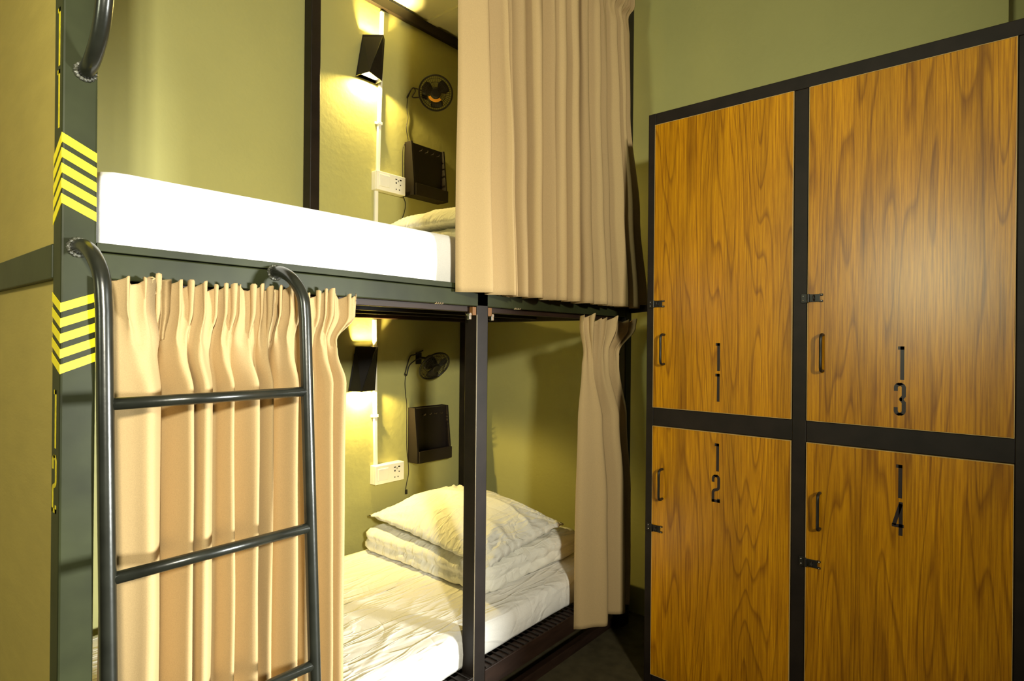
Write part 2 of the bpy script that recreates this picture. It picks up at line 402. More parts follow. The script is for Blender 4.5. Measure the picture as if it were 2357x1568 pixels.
def stroke(m, pts, s, place, t):
    P = [Vector((a, b)) for a, b in pts]; L = []; R = []
    for i, p in enumerate(P):
        d0 = (p - P[i-1]).normalized() if i else (P[1] - p).normalized()
        d1 = (P[i+1] - p).normalized() if i < len(P) - 1 else d0
        n = Vector((-(d0.y + d1.y), d0.x + d1.x))
        n = n.normalized() if n.length > 1e-6 else Vector((-d0.y, d0.x))
        c = max(0.5, n.dot(Vector((-d0.y, d0.x))))
        L.append(p + n*s/2/c); R.append(p - n*s/2/c)
    n = len(P)
    vs = [place(q, 0) for q in L] + [place(q, 0) for q in R] + [place(q, t) for q in L] + [place(q, t) for q in R]
    fs = []
    for i in range(n - 1):
        fs += [(i, i+1, n+i+1, n+i), (2*n+i, 3*n+i, 3*n+i+1, 2*n+i+1), (i, 2*n+i, 2*n+i+1, i+1), (n+i, n+i+1, 3*n+i+1, 3*n+i)]
    fs += [(0, n, 3*n, 2*n), (n-1, 3*n-1, 4*n-1, 2*n-1)]
    m.add(vs, fs)
def number(chars, xf, yc, ztops, W, H, s, mat, parent, name='number', label=None):
    m = MB()
    for ch, zt in zip(chars, ztops):
        for pl in glyph(ch, W, H, s):
            stroke(m, pl, s, lambda q, d, zt=zt: (xf - d, yc + W/2 - q.x, zt - H + q.y), 0.0004)
    return m.build(name, mat, parent, props={'label': label} if label else None)
number('11', X0, 1.225, (0.551, 0.447), 0.026, 0.098, 0.0075, M_yellow2, bed, 'bed_number', 'worn yellow bed number 11')
number('12', X0, 1.229, (-0.090, -0.199), 0.026, 0.098, 0.0075, M_yellow2, bed, 'bed_number', 'worn yellow bed number 12')

# ladder welded to post and rail
def ladder_y(z):     # stands off and leans out towards the floor
    return interp(z, [-1.17, 0.02], [1.020, 1.100]) if z < 0.02 else 1.100
ladder = bpy.data.objects.new('ladder', None)
ladder.name = 'ladder'; COL.objects.link(ladder); ladder.parent = bed; ROOT[ladder.name] = ROOT[bed.name]
ladder['label'] = 'black tubular steel ladder hooked to the upper rail'
def lean(z): return 1.098 + (z - 0.02) * 0.066
for xr_, zt in ((0.302, 0.150), (0.652, 0.140)):
    xa = xr_ - (0.010 if xr_ < 0.5 else 0.012)
    pts = [(xa, 1.203, zt + 0.002), (xa + 0.001, 1.168, zt - 0.002), (xa + 0.004, 1.132, zt - 0.020), (xr_ - 0.002, 1.106, zt - 0.055), (xr_, lean(0.04), 0.04)]
    pts = smoothpath(pts, 7) + [(xr_, lean(z), z) for z in (-0.05, -0.3, -0.6, -0.9, ZF + 0.001)]
    MB().tube(pts, 0.0122, 18).build('side_rail', M_tube, ladder, smooth=True)
    m = MB()
    for k in range(16):
        a = 2*PI*k/16
        m.ball((xa + 0.0135*math.cos(a), 1.199, zt + 0.0135*math.sin(a)), 0.0036, 7, (1.3, 0.8, 1.2), 0.3)
    m.build('weld', M_weld, ladder, smooth=True)
for z in (-0.107, -0.379, -0.648, -0.915):
    MB().tube([(0.302, lean(z), z), (0.652, lean(z), z)], 0.0098, 16).build('rung', M_tube, ladder, smooth=True)
# grab handle on the left post
pts = smoothpath([(0.300, 1.201, 0.448), (0.301, 1.165, 0.462), (0.302, 1.128, 0.50), (0.3015, 1.105, 0.56), (0.3010, 1.100, 0.66), (0.300, 1.100, 0.9), (0.300, 1.105, 1.15), (0.300, 1.14, 1.24), (0.300, 1.201, 1.27)], 8)
MB().tube(pts, 0.0125, 18).build('grab_handle', M_tube, bed, smooth=True)
m = MB()
for k in range(16):
    a = 2*PI*k/16
    m.ball((0.299 + 0.0135*math.cos(a), 1.199, 0.448 + 0.0135*math.sin(a)), 0.0034, 7, (1.3, 0.8, 1.2), 0.3)
m.build('weld', M_weld, bed, smooth=True)

# ------------------------------------------------------------------ mattresses, duvets and pillows
def rrect(x0, x1, y0, y1, rc, n):
    """rounded rectangle outline with n points, evenly spaced"""
    seq = []
    for (cx, cy, a0) in ((x1 - rc, y1 - rc, 0), (x0 + rc, y1 - rc, 90), (x0 + rc, y0 + rc, 180), (x1 - rc, y0 + rc, 270)):
        for k in range(9):
            a = math.radians(a0 + 90*k/8); seq.append(Vector((cx + rc*math.cos(a), cy + rc*math.sin(a))))
    seq.append(seq[0]); d = [0]
    for i in range(1, len(seq)): d.append(d[-1] + (seq[i] - seq[i-1]).length)
    out = []; j = 0
    for k in range(n):
        s = d[-1]*k/n
        while d[j+1] < s: j += 1
        t = (s - d[j]) / max(1e-9, d[j+1] - d[j]); out.append(seq[j].lerp(seq[j+1], t))
    return out
def slab(name, x0, x1, y0, y1, z0, z1, profile, mat, base, disp, rc=0.05, n=220, rings=34, tip=None):
    """profile: list of (inset, zfraction) from bottom to top"""
    m = MB(); R = []
    for ins, zf in profile:
        R.append([(p.x, p.y, z0 + (z1 - z0)*zf) for p in rrect(x0 + ins, x1 - ins, y0 + ins, y1 - ins, max(0.008, rc - ins), n)])
    ins = profile[-1][0]
    top = rrect(x0 + ins, x1 - ins, y0 + ins, y1 - ins, max(0.008, rc - ins), n)
    hx = (x1 - x0)/2 - ins; hy = (y1 - y0)/2 - ins; cx = (x0 + x1)/2; cy = (y0 + y1)/2; q = min(hx, hy)
    for k in range(1, rings):
        f = k/rings
        R.append([(cx + (p.x - cx)*(1 - f*q/hx*0.999), cy + (p.y - cy)*(1 - f*q/hy*0.999), z1) for p in top])
    R2 = []
    for i, r in enumerate(R):
        rr = []
        for x, y, z in r:
            d = disp(x, y, z); rr.append((x + d[0], y + d[1], z + d[2]))
        R2.append(rr)
    m.loft(R2, True, True)
    return m.build(name, mat, base=base, smooth=True)
def crease(x, y, z, sc, seed, ax=(1, 1, 1)):
    v = noise.noise(Vector((x*sc*ax[0] + seed, y*sc*ax[1], z*sc*ax[2])))
    return (1 - min(1, abs(v)*3.2))**2
mprof = [(0.022, 0.0), (0.008, 0.04), (0.0, 0.14), (-0.003, 0.45), (0.0, 0.78), (0.006, 0.90), (0.018, 0.975), (0.036, 1.0)]
def d_up(x, y, z):
    a = noise.noise(Vector((x*2.1, y*2, z*5)))*0.004
    return (0, a, noise.noise(Vector((x*1.7 + 5, y*2, 0)))*0.004)
mu = slab('mattress', 0.321, 2.112, 1.246, 2.066, 0.1455, 0.310, mprof, M_sheet2, (1.2, 1.65, 0.145), d_up, 0.06)
tag(mu, 'white sheeted mattress of the upper bunk, lit bright along its front', 'mattress')
def d_lo(x, y, z):
    top = 1 if z > -0.93 else 0.5
    f = max(0, min(1, (1.50 - x)/0.5))
    c = crease(x, y, 0, 2.6, 3.0, (1.0, 0.45, 1))*0.0055*f + crease(x, y, 0, 4.5, 9.0, (0.7, 1.2, 1))*0.003
    side = crease(x, y, z, 5, 1.5, (0.4, 1, 2.2))*0.006 if z < -0.885 else 0
    sag = -0.010*max(0, (1.36 - y)/0.1) if y < 1.36 else 0
    return (0, -side*(1 if y < 1.4 else 0), top*c + sag*top + noise.noise(Vector((x*3, y*3, 1)))*0.003)
ml = slab('mattress', 0.322, 2.125, 1.247, 2.064, -0.988, -0.876, mprof, M_sheet, (1.2, 1.65, -0.988), d_lo, 0.06, 420, 60)
tag(ml, 'white sheeted mattress of the lower bunk with wrinkled sheet', 'mattress')

# folded duvet under the pillow
dprof = [(0.035, 0.0), (0.012, 0.05), (0.0, 0.18), (0.001, 0.34), (0.007, 0.47), (0.008, 0.52), (0.002, 0.62), (0.0, 0.75), (0.010, 0.90), (0.035, 1.0)]
def d_duv(x, y, z):
    c = crease(x, y, z, 6.5, 4.0, (1.2, 1.2, 0.8))
    a = noise.noise(Vector((x*4 + 3, y*4, z*7)))
    e = math.sin((x*0.5 + y)*95 + a*7) * 0.0022 * (1 if z < -0.79 else 0.4)
    cx, cy = 1.76, 1.70
    k = a*0.010 + e
    n = Vector((x - cx, y - cy)); n.normalize()
    droop = 0.0
    return (n.x*k, n.y*k, c*0.007 + a*0.007*(1 if z > -0.86 else 0))
duv = slab('folded_duvet', 1.475, 2.055, 1.345, 2.045, -0.874, -0.778, dprof, M_pillow, (1.76, 1.70, -0.874), d_duv, 0.05, 320, 30)
tag(duv, 'white folded duvet lying under the pillow on the lower bunk', 'duvet')

def pillow(name, corners, zs, up, dn, base, mat):
    """corners A(-,-) B(+,-) C(+,+) D(-,+) in xy; zs seam heights at the corners"""
    n = 72; m = MB(); top = []; bot = []
    for j in range(n + 1):
        for i in range(n + 1):
            a = -1 + 2*i/n; b = -1 + 2*j/n
            pa = 1 - 0.050*(1 - b*b)*0.8; pb = 1 - 0.050*(1 - a*a)*0.8     # sides curve in, corners stay out
            u = (a*pa + 1)/2; v = (b*pb + 1)/2
            c = [(1-u)*(1-v), u*(1-v), u*v, (1-u)*v]
            x = sum(w_*p[0] for w_, p in zip(c, corners)); y = sum(w_*p[1] for w_, p in zip(c, corners)); z = sum(w_*q for w_, q in zip(c, zs))
            h = (max(0, 1 - abs(a)**2.3)**0.62) * (max(0, 1 - abs(b)**2.3)**0.62)
            edge = 1 - h
            rr = math.hypot(a, b)
            ang = math.atan2(b, a)
            # creases radiate from the corners
            wr = 0
            for k, (ca, cb) in enumerate(((-1,-1), (1,-1), (1,1), (-1,1))):
                dx, dy = a - ca, b - cb; rad = math.hypot(dx, dy); th = math.atan2(dy, dx)
                wr += math.sin(th*(15 + 3*k) + noise.noise(Vector((a*2, b*2, k)))*4) * math.exp(-((rad - 0.45)/0.36)**2) * 0.0062
            nz = noise.noise(Vector((a*1.8 + 2, b*1.8, 0.3)))*0.010 + crease(a, b, 0, 1.5, 7.7, (1, 0.6, 1))*0.008
            seam = 0.0035*math.sin((a + b)*34 + noise.noise(Vector((a*3, b*3, 5)))*5) * (edge**3)
            top.append((x, y, z + up*h + (wr + nz)*min(1, h*2.2) + seam))
            bot.append((x, y, z - dn*h + seam))
    N1 = n + 1; fs = []
    for j in range(n):
        for i in range(n):
            q = j*N1 + i; fs.append((q, q+1, q+N1+1, q+N1))
    m.add(top, fs); m.add(bot, [f[::-1] for f in fs])
    # weld the rims
    rim = [i for i in range(n)] + [n + j*N1 for j in range(n)] + [n*N1 + n - i for i in range(n)] + [(n - j)*N1 for j in range(n)]
    T = len(top); k = len(rim)
    m.f += [(rim[i], T + rim[i], T + rim[(i+1) % k], rim[(i+1) % k]) for i in range(k)]
    o = m.build(name, mat, base=base, smooth=True)
    md = o.modifiers.new('weld', 'WELD'); md.merge_threshold = 0.0005
    return o
pl = pillow('pillow', [(1.460, 1.325), (1.975, 1.375), (2.040, 2.060), (1.515, 2.045)], (-0.764, -0.742, -0.716, -0.738), 0.090, 0.026, (1.75, 1.70, -0.778), M_pillow)
tag(pl, 'plump white pillow on the folded duvet of the lower bunk', 'pillow')
du2 = duv.copy(); COL.objects.link(du2); du2.location.z += 1.186
tag(du2, 'white folded duvet on the upper bunk, mostly hidden by the curtain', 'duvet')
pl2 = pl.copy(); COL.objects.link(pl2); pl2.location.z += 1.186
tag(pl2, 'white pillow on the upper bunk, only its warm lit edge showing by the curtain', 'pillow')

# ------------------------------------------------------------------ curtains
def curtain(name, label, group, zs, valleys, amps, ybase, hi, zjit=0.0, deep=(), skew=0.0, seed=0, per=14, gaps=(), rows=90):
    """zs: heights top to bottom; valleys: list (one per height) of fold boundary x values;
    amps: fold depth per height; hi: header ruffle amplitude per height"""
    nf = len(valleys[0]) - 1; m = MB(); rnd = random.Random(seed)
    fa = [rnd.uniform(0.7, 1.2) for _ in range(nf)]
    wm = (valleys[-1][-1] - valleys[-1][0])/nf
    fa = [f*min(1.25, max(0.6, math.sqrt((valleys[-1][i+1] - valleys[-1][i])/wm))) for i, f in enumerate(fa)]
    for g in gaps: fa[g] = -1.6
    sk = [rnd.uniform(-1, 1)*skew for _ in range(nf)]
    vd = [rnd.uniform(0, 0.8) for _ in range(nf + 1)]
    for d in deep: vd[d] = 0.9
    pk = [rnd.uniform(0.38, 0.62) for _ in range(nf)]
    ph = [rnd.uniform(0, 6.28) for _ in range(nf)]
    pw_ = [rnd.uniform(0.65, 1.5) for _ in range(nf)]
    zk = [-z for z in zs]
    rings = []
    for r in range(rows + 1):
        z = zs[0] + (zs[-1] - zs[0])*r/rows
        # denser rows near the header
        z = zs[0] + (zs[-1] - zs[0])*((r/rows)**1.25)
        V_ = [interp(-z, zk, [v[k] for v in valleys]) for k in range(nf + 1)]
        A = interp(-z, zk, amps); Hh = interp(-z, zk, hi); row = []
        for i in range(nf):
            for k in range(per + (1 if i == nf - 1 else 0)):
                t = k/per
                tt = t + math.sin(2*PI*t)*0.08*(sk[i]/max(skew, 1e-6) if skew else 0)
                x = V_[i] + (V_[i+1] - V_[i])*tt
                bulge = math.sin(PI*t)**pw_[i]
                lop = 1 + 0.55*math.sin(2*PI*t)*(pk[i] - 0.5)*4
                y = ybase - A*fa[i]*bulge*lop
                vdd = vd[i]*(1 - t)**3 + vd[i+1]*t**3
                y += A*vdd
                # overlap: peaks lean sideways so that folds hide part of their neighbours
                x += sk[i]*A*bulge
                ru = abs(math.sin(PI*t*2 + ph[i]))
                y -= Hh*(ru - 0.5)
                x += Hh*0.35*math.sin(2*PI*t*2 + ph[i]*2)
                x += noise.noise(Vector((i*3.1 + t, z*3, seed)))*0.003
                y += noise.noise(Vector((i*1.7 + t*1.5, z*2.2, seed + 9)))*0.006*min(1, A*40)
                lim = 1.1965 if (z > 0.07) else 1.238
                if y > lim - 0.012: y = lim - 0.012*math.exp(-(y - lim + 0.012)/0.012)
                zz = z + (Hh*zjit*(ru - 0.4) + Hh*zjit*0.9*noise.noise(Vector((i*0.9 + t, 3, seed)))) * (1 - r/rows)
                row.append((x, y, zz))
        rings.append(row)
    m.loft(rings, closed=False, cap=False)
    o = m.build(name, M_curtain, base=((valleys[0][0] + valleys[0][-1])/2, ybase, zs[-1]), smooth=True, solid=0.0022)
    return tag(o, label, 'curtain', group)

# lower left: header ruffle, pinch, wide folds
vb = [0.322, 0.413, 0.424, 0.470, 0.512, 0.545, 0.600, 0.631, 0.641, 0.686, 0.728, 0.757, 0.801]
vp = [0.323, 0.395, 0.412, 0.448, 0.490, 0.530, 0.575, 0.615, 0.628, 0.672, 0.712, 0.742, 0.776]
vt = [0.323, 0.380, 0.425, 0.465, 0.510, 0.550, 0.595, 0.625, 0.650, 0.690, 0.735, 0.775, 0.824]
vp = [a*0.45 + b*0.55 for a, b in zip(vp, vb)]; vp[-1] = 0.778; vt = [a*0.6 + b*0.4 for a, b in zip(vt, vb)]; vt[-1] = 0.824
curtain('curtain', 'beige pleated curtain hanging behind the ladder on the lower bunk', 'curtains', [0.100, 0.050, -0.005, -0.030, -0.10, -0.50, -1.06],
        [vt, vt, vp, vp, vb, vb, vb], [0.012, 0.012, 0.014, 0.024, 0.040, 0.043, 0.044], 1.180, [0.024, 0.020, 0.010, 0.003, 0.0, 0.0, 0.0], zjit=0.6, gaps=(1, 7), skew=0.30, seed=3)
# upper right
ub = [1.165, 1.289, 1.366, 1.384, 1.414, 1.470, 1.557, 1.612, 1.667, 1.752, 1.777, 1.841, 1.923, 1.977, 2.047, 2.150, 2.250]
ut = [1.163, 1.257, 1.330, 1.350, 1.385, 1.459, 1.544, 1.600, 1.660, 1.734, 1.752, 1.800, 1.870, 1.920, 1.975, 2.030, 2.085]
utt = [a + (a - 1.6)*0.10 for a in ut]; utt[0] = 1.16
curtain('curtain', 'long beige curtain drawn across the right half of the upper bunk', 'curtains', [1.405, 1.34, 1.27, 1.20, 0.9, 0.5, 0.135],
        [utt, utt, ut, ut, ut, [(a + b)/2 for a, b in zip(ut, ub)], ub], [0.012, 0.012, 0.016, 0.028, 0.040, 0.044, 0.046], 1.170, [0.024, 0.018, 0.008, 0.003, 0.0, 0.0, 0.0], zjit=0.5, gaps=(3, 9), skew=0.55, seed=11)
# lower right, gathered beside the far post
rb = [1.792, 1.955, 1.972, 2.068, 2.082, 2.125]
rp = [1.800, 1.850, 1.905, 1.965, 2.005, 2.045]
rt = [1.768, 1.830, 1.910, 2.010, 2.090, 2.165]
o = curtain('curtain', 'beige curtain gathered narrow at the foot of the lower bunk beside the lockers', 'curtains', [0.082, 0.050, -0.045, -0.09, -0.30, -0.60, -1.045],
        [rt, rt, rp, rp, [a*0.35 + b*0.65 for a, b in zip(rp, rb)], rb, rb], [0.020, 0.018, 0.010, 0.014, 0.026, 0.034, 0.038], 1.174, [0.034, 0.028, 0.012, 0.006, 0.0, 0.0, 0.0], zjit=0.5, gaps=(1, 3), skew=0.2, seed=5)

# ------------------------------------------------------------------ wall things behind the bed
def make_lamp(name, x, z, label, dx_top, power):
    """z: bottom of the shade; slanted box shade open at both ends"""
    t = thing(name, (x, YB, z), label, 'wall lamp', 'wall lamps')
    H = 0.186
    def ring(zz, f, cx, ins, hw, dp):
        yb = YB - 0.012; return [(x + cx - hw + ins, yb - ins*0, zz), (x + cx - hw*0.2 + f, YB - dp + ins, zz), (x + cx + hw - ins, YB - dp*0.62 + ins, zz), (x + cx + hw - ins, yb - ins*0, zz)]
    cxb, cxt = -0.012, dx_top
    out = [ring(z, -0.028, cxb, 0, 0.052, 0.088), ring(z + H, 0.022, cxt, 0, 0.044, 0.080)]
    inn = [ring(z + H, 0.022, cxt, 0.003, 0.044, 0.080), ring(z, -0.028, cxb, 0.003, 0.052, 0.088)]
    m = MB(); m.loft([out[0], out[1], inn[0], inn[1], out[0]], True, False)
    m.build('shade', M_plastic, t)
    MB().box(x - 0.03, x + 0.034, YB - 0.013, YB, z + 0.03, z + H - 0.03).build('wall_plate', M_plastic, t)
    for zz, f in ((z + 0.014, 0.075), (z + H - 0.075, 0.597)):
        q = [tuple(a + (c - a)*f for a, c in zip(p, r)) for p, r in zip(inn[1], inn[0])]
        mx = sum(p[0] for p in q)/4; my = sum(p[1] for p in q)/4; q = [(mx + (p[0] - mx)*0.94, my + (p[1] - my)*0.94, p[2]) for p in q]
        MB().loft([[(a, b, zz) for a, b, c in q], [(a, b, zz + 0.003) for a, b, c in q]]).build('diffuser', M_glow, t, props={'label': 'glowing lamp diffuser'})
    for nm, dz, rot, ang, pw in (('glow_up', H - 0.066, PI, 150, power*1.5), ('glow_down', 0.010, 0, 165, power*0.85)):
        l = bpy.data.lights.new(nm, 'SPOT'); l.energy = pw; l.color = (1.0, 0.75, 0.23); l.spot_size = math.radians(ang); l.spot_blend = 0.35; l.shadow_soft_size = 0.010
        lo = bpy.data.objects.new(nm, l); COL.objects.link(lo); lo.parent = t
        lo.location = (0.002, -0.036, dz); lo.rotation_euler = (rot, 0, 0)
    return t
lampU = make_lamp('wall_lamp', 1.541, 1.110, 'black slanted wall lamp glowing over the upper bunk', 0.012, 34)
lampL = make_lamp('wall_lamp', 1.518, -0.218, 'black slanted wall lamp glowing over the lower bunk', 0.014, 34)

def conduit(xt, zt, xb, zb, clips, label):
    t = thing('cable_conduit', (xb, YB, zb), label, 'cable conduit', 'white conduits on the back wall')
    m = MB(); w2 = 0.0085; d = 0.014
    m.loft([[(xb - w2, YB, zb), (xb + w2, YB, zb), (xb + w2, YB - d, zb), (xb - w2, YB - d, zb)], [(xt - w2, YB, zt), (xt + w2, YB, zt), (xt + w2, YB - d, zt), (xt - w2, YB - d, zt)]])
    m.build('pipe', M_white, t, bevel=0.003)
    for zc in clips:
        xc = xb + (xt - xb)*(zc - zb)/(zt - zb)
        m = MB(); m.box(xc - 0.019, xc + 0.019, YB - 0.006, YB, zc - 0.006, zc + 0.006); m.box(xc - 0.0115, xc + 0.0115, YB - 0.017, YB, zc - 0.006, zc + 0.006)
        m.build('clip', M_white, t, bevel=0.001)
    return t
conduit(1.6135, 1.440, 1.5985, 0.735, (1.31, 0.945), 'white cable pipe running down the wall behind the upper bunk lamp')
conduit(1.5880, 0.088, 1.6000, -0.553, (-0.035, -0.335), 'white cable pipe running down the wall behind the lower bunk lamp')
tg = thing('cable_conduit', (1.590, YB, 0.30), 'short white cable pipe below the upper bunk socket, ending behind the mattress', 'cable conduit', 'white conduits on the back wall')
MB().box(1.5815, 1.5985, YB - 0.014, YB, 0.30, 0.650).build('pipe', M_white, tg, bevel=0.003)

def socket(x, z, label):
    t = thing('power_socket', (x, YB, z), label, 'socket', 'wall sockets')
    W, H = 0.158, 0.082
    MB().box(x - W/2, x + W/2, YB - 0.030, YB, z - H/2, z + H/2).build('back_box', M_white, t, bevel=0.003)
    MB().box(x - W/2, x + W/2, YB - 0.040, YB - 0.0305, z - H/2, z + H/2).build('face_plate', M_white, t, bevel=0.003)
    MB().box(x - W/2 + 0.012, x - 0.012, YB - 0.045, YB - 0.040, z - H/2 + 0.016, z + H/2 - 0.014).build('switch', M_white, t, bevel=0.002)
    m = MB()
    for dx, dz, sw, sh in ((0.026, 0.022, 0.010, 0.005), (0.050, 0.022, 0.010, 0.005), (0.026, 0.006, 0.007, 0.006), (0.038, 0.016, 0.003, 0.008), (0.026, -0.022, 0.005, 0.005), (0.044, -0.022, 0.005, 0.005), (0.050, 0.000, 0.005, 0.005)):
        m.box(x + dx - sw/2, x + dx + sw/2, YB - 0.0408, YB - 0.0398, z + dz - sh/2, z + dz + sh/2)
    m.build('socket_holes', M_plastic, t)
    return t
socket(1.648, 0.688, 'white wall socket with switch beside the black holder above the upper mattress')
socket(1.655, -0.590, 'white wall socket with switch above the lower mattress')

def holder(label, x0, x1, z0, z1):
    t = thing('wall_holder', ((x0 + x1)/2, YB, z0), label, 'holder', 'black holders on the back wall')
    dT, dB = 0.045, 0.066; zl = z0 + 0.062
    tw = 0.010
    m = MB()   # back panel and top
    m.box(x0, x1, YB - 0.008, YB, z0, z1)
    m.build('back_panel', M_box, t)
    for xa in (x0, x1 - tw):
        m = MB(); m.loft([[(xa, YB - 0.008, z0), (xa + tw, YB - 0.008, z0), (xa + tw, YB - dB, z0), (xa, YB - dB, z0)],
                          [(xa, YB - 0.008, zl), (xa + tw, YB - 0.008, zl), (xa + tw, YB - dB, zl), (xa, YB - dB, zl)],
                          [(xa, YB - 0.008, z1), (xa + tw, YB - 0.008, z1), (xa + tw, YB - dT, z1), (xa, YB - dT, z1)]])
        m.build('side_panel', M_box, t, bevel=0.001)
    MB().box(x0 + tw, x1 - tw, YB - dT + 0.006, YB - 0.008, z0 + 0.01, z1 - 0.004).build('front_panel', M_box, t, bevel=0.001)
    MB().box(x0 + tw, x1 - tw + 0.012, YB - dB - 0.006, YB - 0.008, z0, zl - 0.008).build('lower_ledge', M_box, t, bevel=0.0015)
    for k in range(4): MB().tube([(x0 + 0.055 + 0.036*k, YB - dT + 0.006, z1 - 0.035), (x0 + 0.055 + 0.036*k, YB - dT - 0.012, z1 - 0.035), (x0 + 0.055 + 0.036*k, YB - dT - 0.015, z1 - 0.028)], 0.0022, 8).build('hook', M_steel2, t)
    return t
holder('black wooden wall holder above the upper mattress under the fan', 1.752, 1.960, 0.655, 0.903)
holder('black wooden wall holder above the lower mattress under the fan', 1.787, 2.000, -0.567, -0.315)

def make_fan(label, c, axis, r=0.076, base=None, sticker=True):
    """c: centre of the cage; axis: where the fan blows"""
    t = thing('wall_fan', base, label, 'fan', 'small wall fans')
    ax = Vector(axis).normalized(); u = ax.cross(Vector((0, 0, 1))).normalized(); v = u.cross(ax).normalized(); C = Vector(c)
    P = lambda a, b, d: C + u*a + v*b + ax*d
    def circ(rad, d, n=40): return [P(rad*math.cos(2*PI*k/n), rad*math.sin(2*PI*k/n), d) for k in range(n + 1)]
    MB().tube(circ(r, 0), 0.0042, 8, False).build('cage_rim', M_plastic, t, smooth=True)
    for nm, sgn, dep in (('front_grille', 1, 0.018), ('back_grille', -1, 0.026)):
        m = MB()
        for k in range(44):
            a = 2*PI*k/44
            m.tube([P(rad*math.cos(a), rad*math.sin(a), sgn*dep*(1 - (rad/r)**2.4)) for rad in (r, r*0.92, r*0.78, r*0.55, r*0.26)], 0.0007, 5, False)
        for q in (0.62, 0.84): m.tube(circ(r*q, sgn*dep*(1 - q**2.4)), 0.0009, 5, False)
        m.build(nm, M_plastic, t, smooth=True)
    m = MB(); m.tube([P(0, 0, 0.012), P(0, 0, 0.0205), P(0, 0, 0.022)], [r*0.28, r*0.28, r*0.2], 24)
    cap = m.build('centre_cap', M_plastic, t, smooth=False)
    m = MB(); rings = []
    if sticker:
        for k in range(13):
            a = math.radians(205 + 110*k/12 + 20)
            rings.append([P(r*0.33*math.cos(a), r*0.33*math.sin(a), 0.0205), P(r*0.50*math.cos(a), r*0.50*math.sin(a), 0.0175), P(r*0.50*math.cos(a), r*0.50*math.sin(a), 0.0165), P(r*0.33*math.cos(a), r*0.33*math.sin(a), 0.0195)])
        m.loft(rings); m.build('orange_arc', M_orange, t)
    for b in range(3):
        a0 = 2*PI*b/3 + 0.4; m = MB(); rows = []
        for i in range(7):
            rad = r*(0.18 + 0.66*i/6); wd = 0.55 + 0.25*math.sin(PI*i/6)
            rows.append([P(rad*math.cos(a0 + wd*(q/5 - 0.5)*1.6), rad*math.sin(a0 + wd*(q/5 - 0.5)*1.6), 0.004 - 0.014*(q/5 - 0.5)) for q in range(6)])
        m.loft(rows, closed=False, cap=False); m.build('blade', M_plastic, t, smooth=True, solid=0.0012)
    MB().tube([P(0, 0, -0.010), P(0, 0, -0.030), P(0, 0, -0.058), P(0, 0, -0.066)], [0.021, 0.025, 0.022, 0.010], 20).build('motor', M_plastic, t, smooth=True)
    return t, P
fan1, P1 = make_fan('small black caged fan above the upper bunk with an orange arc sticker', (1.858, 2.035, 1.140), (-0.62, -0.66, -0.42), base=(1.80, YB, 1.10))
def bracket(t, P, wallpts):
    a = P(0, 0, -0.050)
    m = MB(); m.tube(smoothpath([a, (a.x - 0.01, min(a.y + 0.02, YB - 0.02), a.z + 0.005), (a.x - 0.022, YB - 0.006, a.z + 0.008)], 5), 0.006, 10)
    m.box(a.x - 0.038, a.x - 0.006, YB - 0.006, YB, a.z - 0.022, a.z + 0.032)
    m.build('bracket', M_plastic, t)
    m = MB(); m.tube(smoothpath(wallpts, 6), 0.0028, 8); m.build('wire_loop', M_plastic, t, smooth=True)
bracket(fan1, P1, [(1.830, YB - 0.035, 1.155), (1.810, YB - 0.012, 1.165), (1.788, YB - 0.006, 1.160), (1.762, YB - 0.008, 1.112), (1.757, YB - 0.010, 1.113), (1.772, YB - 0.012, 1.142), (1.790, YB - 0.012, 1.163), (1.800, YB - 0.015, 1.150), (1.785, YB - 0.012, 1.118), (1.815, YB - 0.03, 1.122)])
fan2, P2 = make_fan('small black caged fan above the lower bunk, tilted downwards', (1.862, 2.030, -0.122), (-0.10, -0.786, -0.58), base=(1.80, YB, -0.16), sticker=False)
bracket(fan2, P2, [(1.850, YB - 0.030, -0.050), (1.815, YB - 0.010, -0.070), (1.790, YB - 0.006, -0.080), (1.762, YB - 0.008, -0.150), (1.757, YB - 0.012, -0.160), (1.768, YB - 0.012, -0.162), (1.780, YB - 0.014, -0.120), (1.815, YB - 0.016, -0.095), (1.835, YB - 0.02, -0.088)])
def cord(pts, label, plug):
    t = thing('fan_cord', pts[-1], label, 'cord', 'thin fan cords')
    MB().tube(smoothpath(pts, 8), 0.0017, 8).build('cable', M_plastic, t, smooth=True)
    if plug: MB().box(pts[-1][0] - 0.005, pts[-1][0] + 0.005, YB - 0.012, YB - 0.004, pts[-1][2] - 0.022, pts[-1][2]).build('plug', M_plastic, t, bevel=0.002)
yy = YB - 0.004
cord([(1.766, yy, 1.120), (1.760, yy, 1.06), (1.767, yy, 1.02), (1.758, yy, 0.97), (1.766, yy - 0.002, 0.912), (1.742, yy, 0.88), (1.738, yy, 0.80), (1.741, yy, 0.72), (1.740, yy, 0.665), (1.757, yy, 0.625), (1.752, yy, 0.585), (1.738, yy, 0.545), (1.740, yy, 0.50)],
     'thin dark cord hanging from the upper fan past the black holder', False)
cord([(1.768, yy, -0.158), (1.764, yy, -0.20), (1.768, yy, -0.25), (1.775, yy, -0.30), (1.776, yy, -0.40), (1.778, yy, -0.50), (1.788, yy, -0.575), (1.790, yy, -0.62), (1.780, yy, -0.66), (1.774, yy, -0.69)],
     'thin dark cord with a small plug hanging from the lower fan', True)

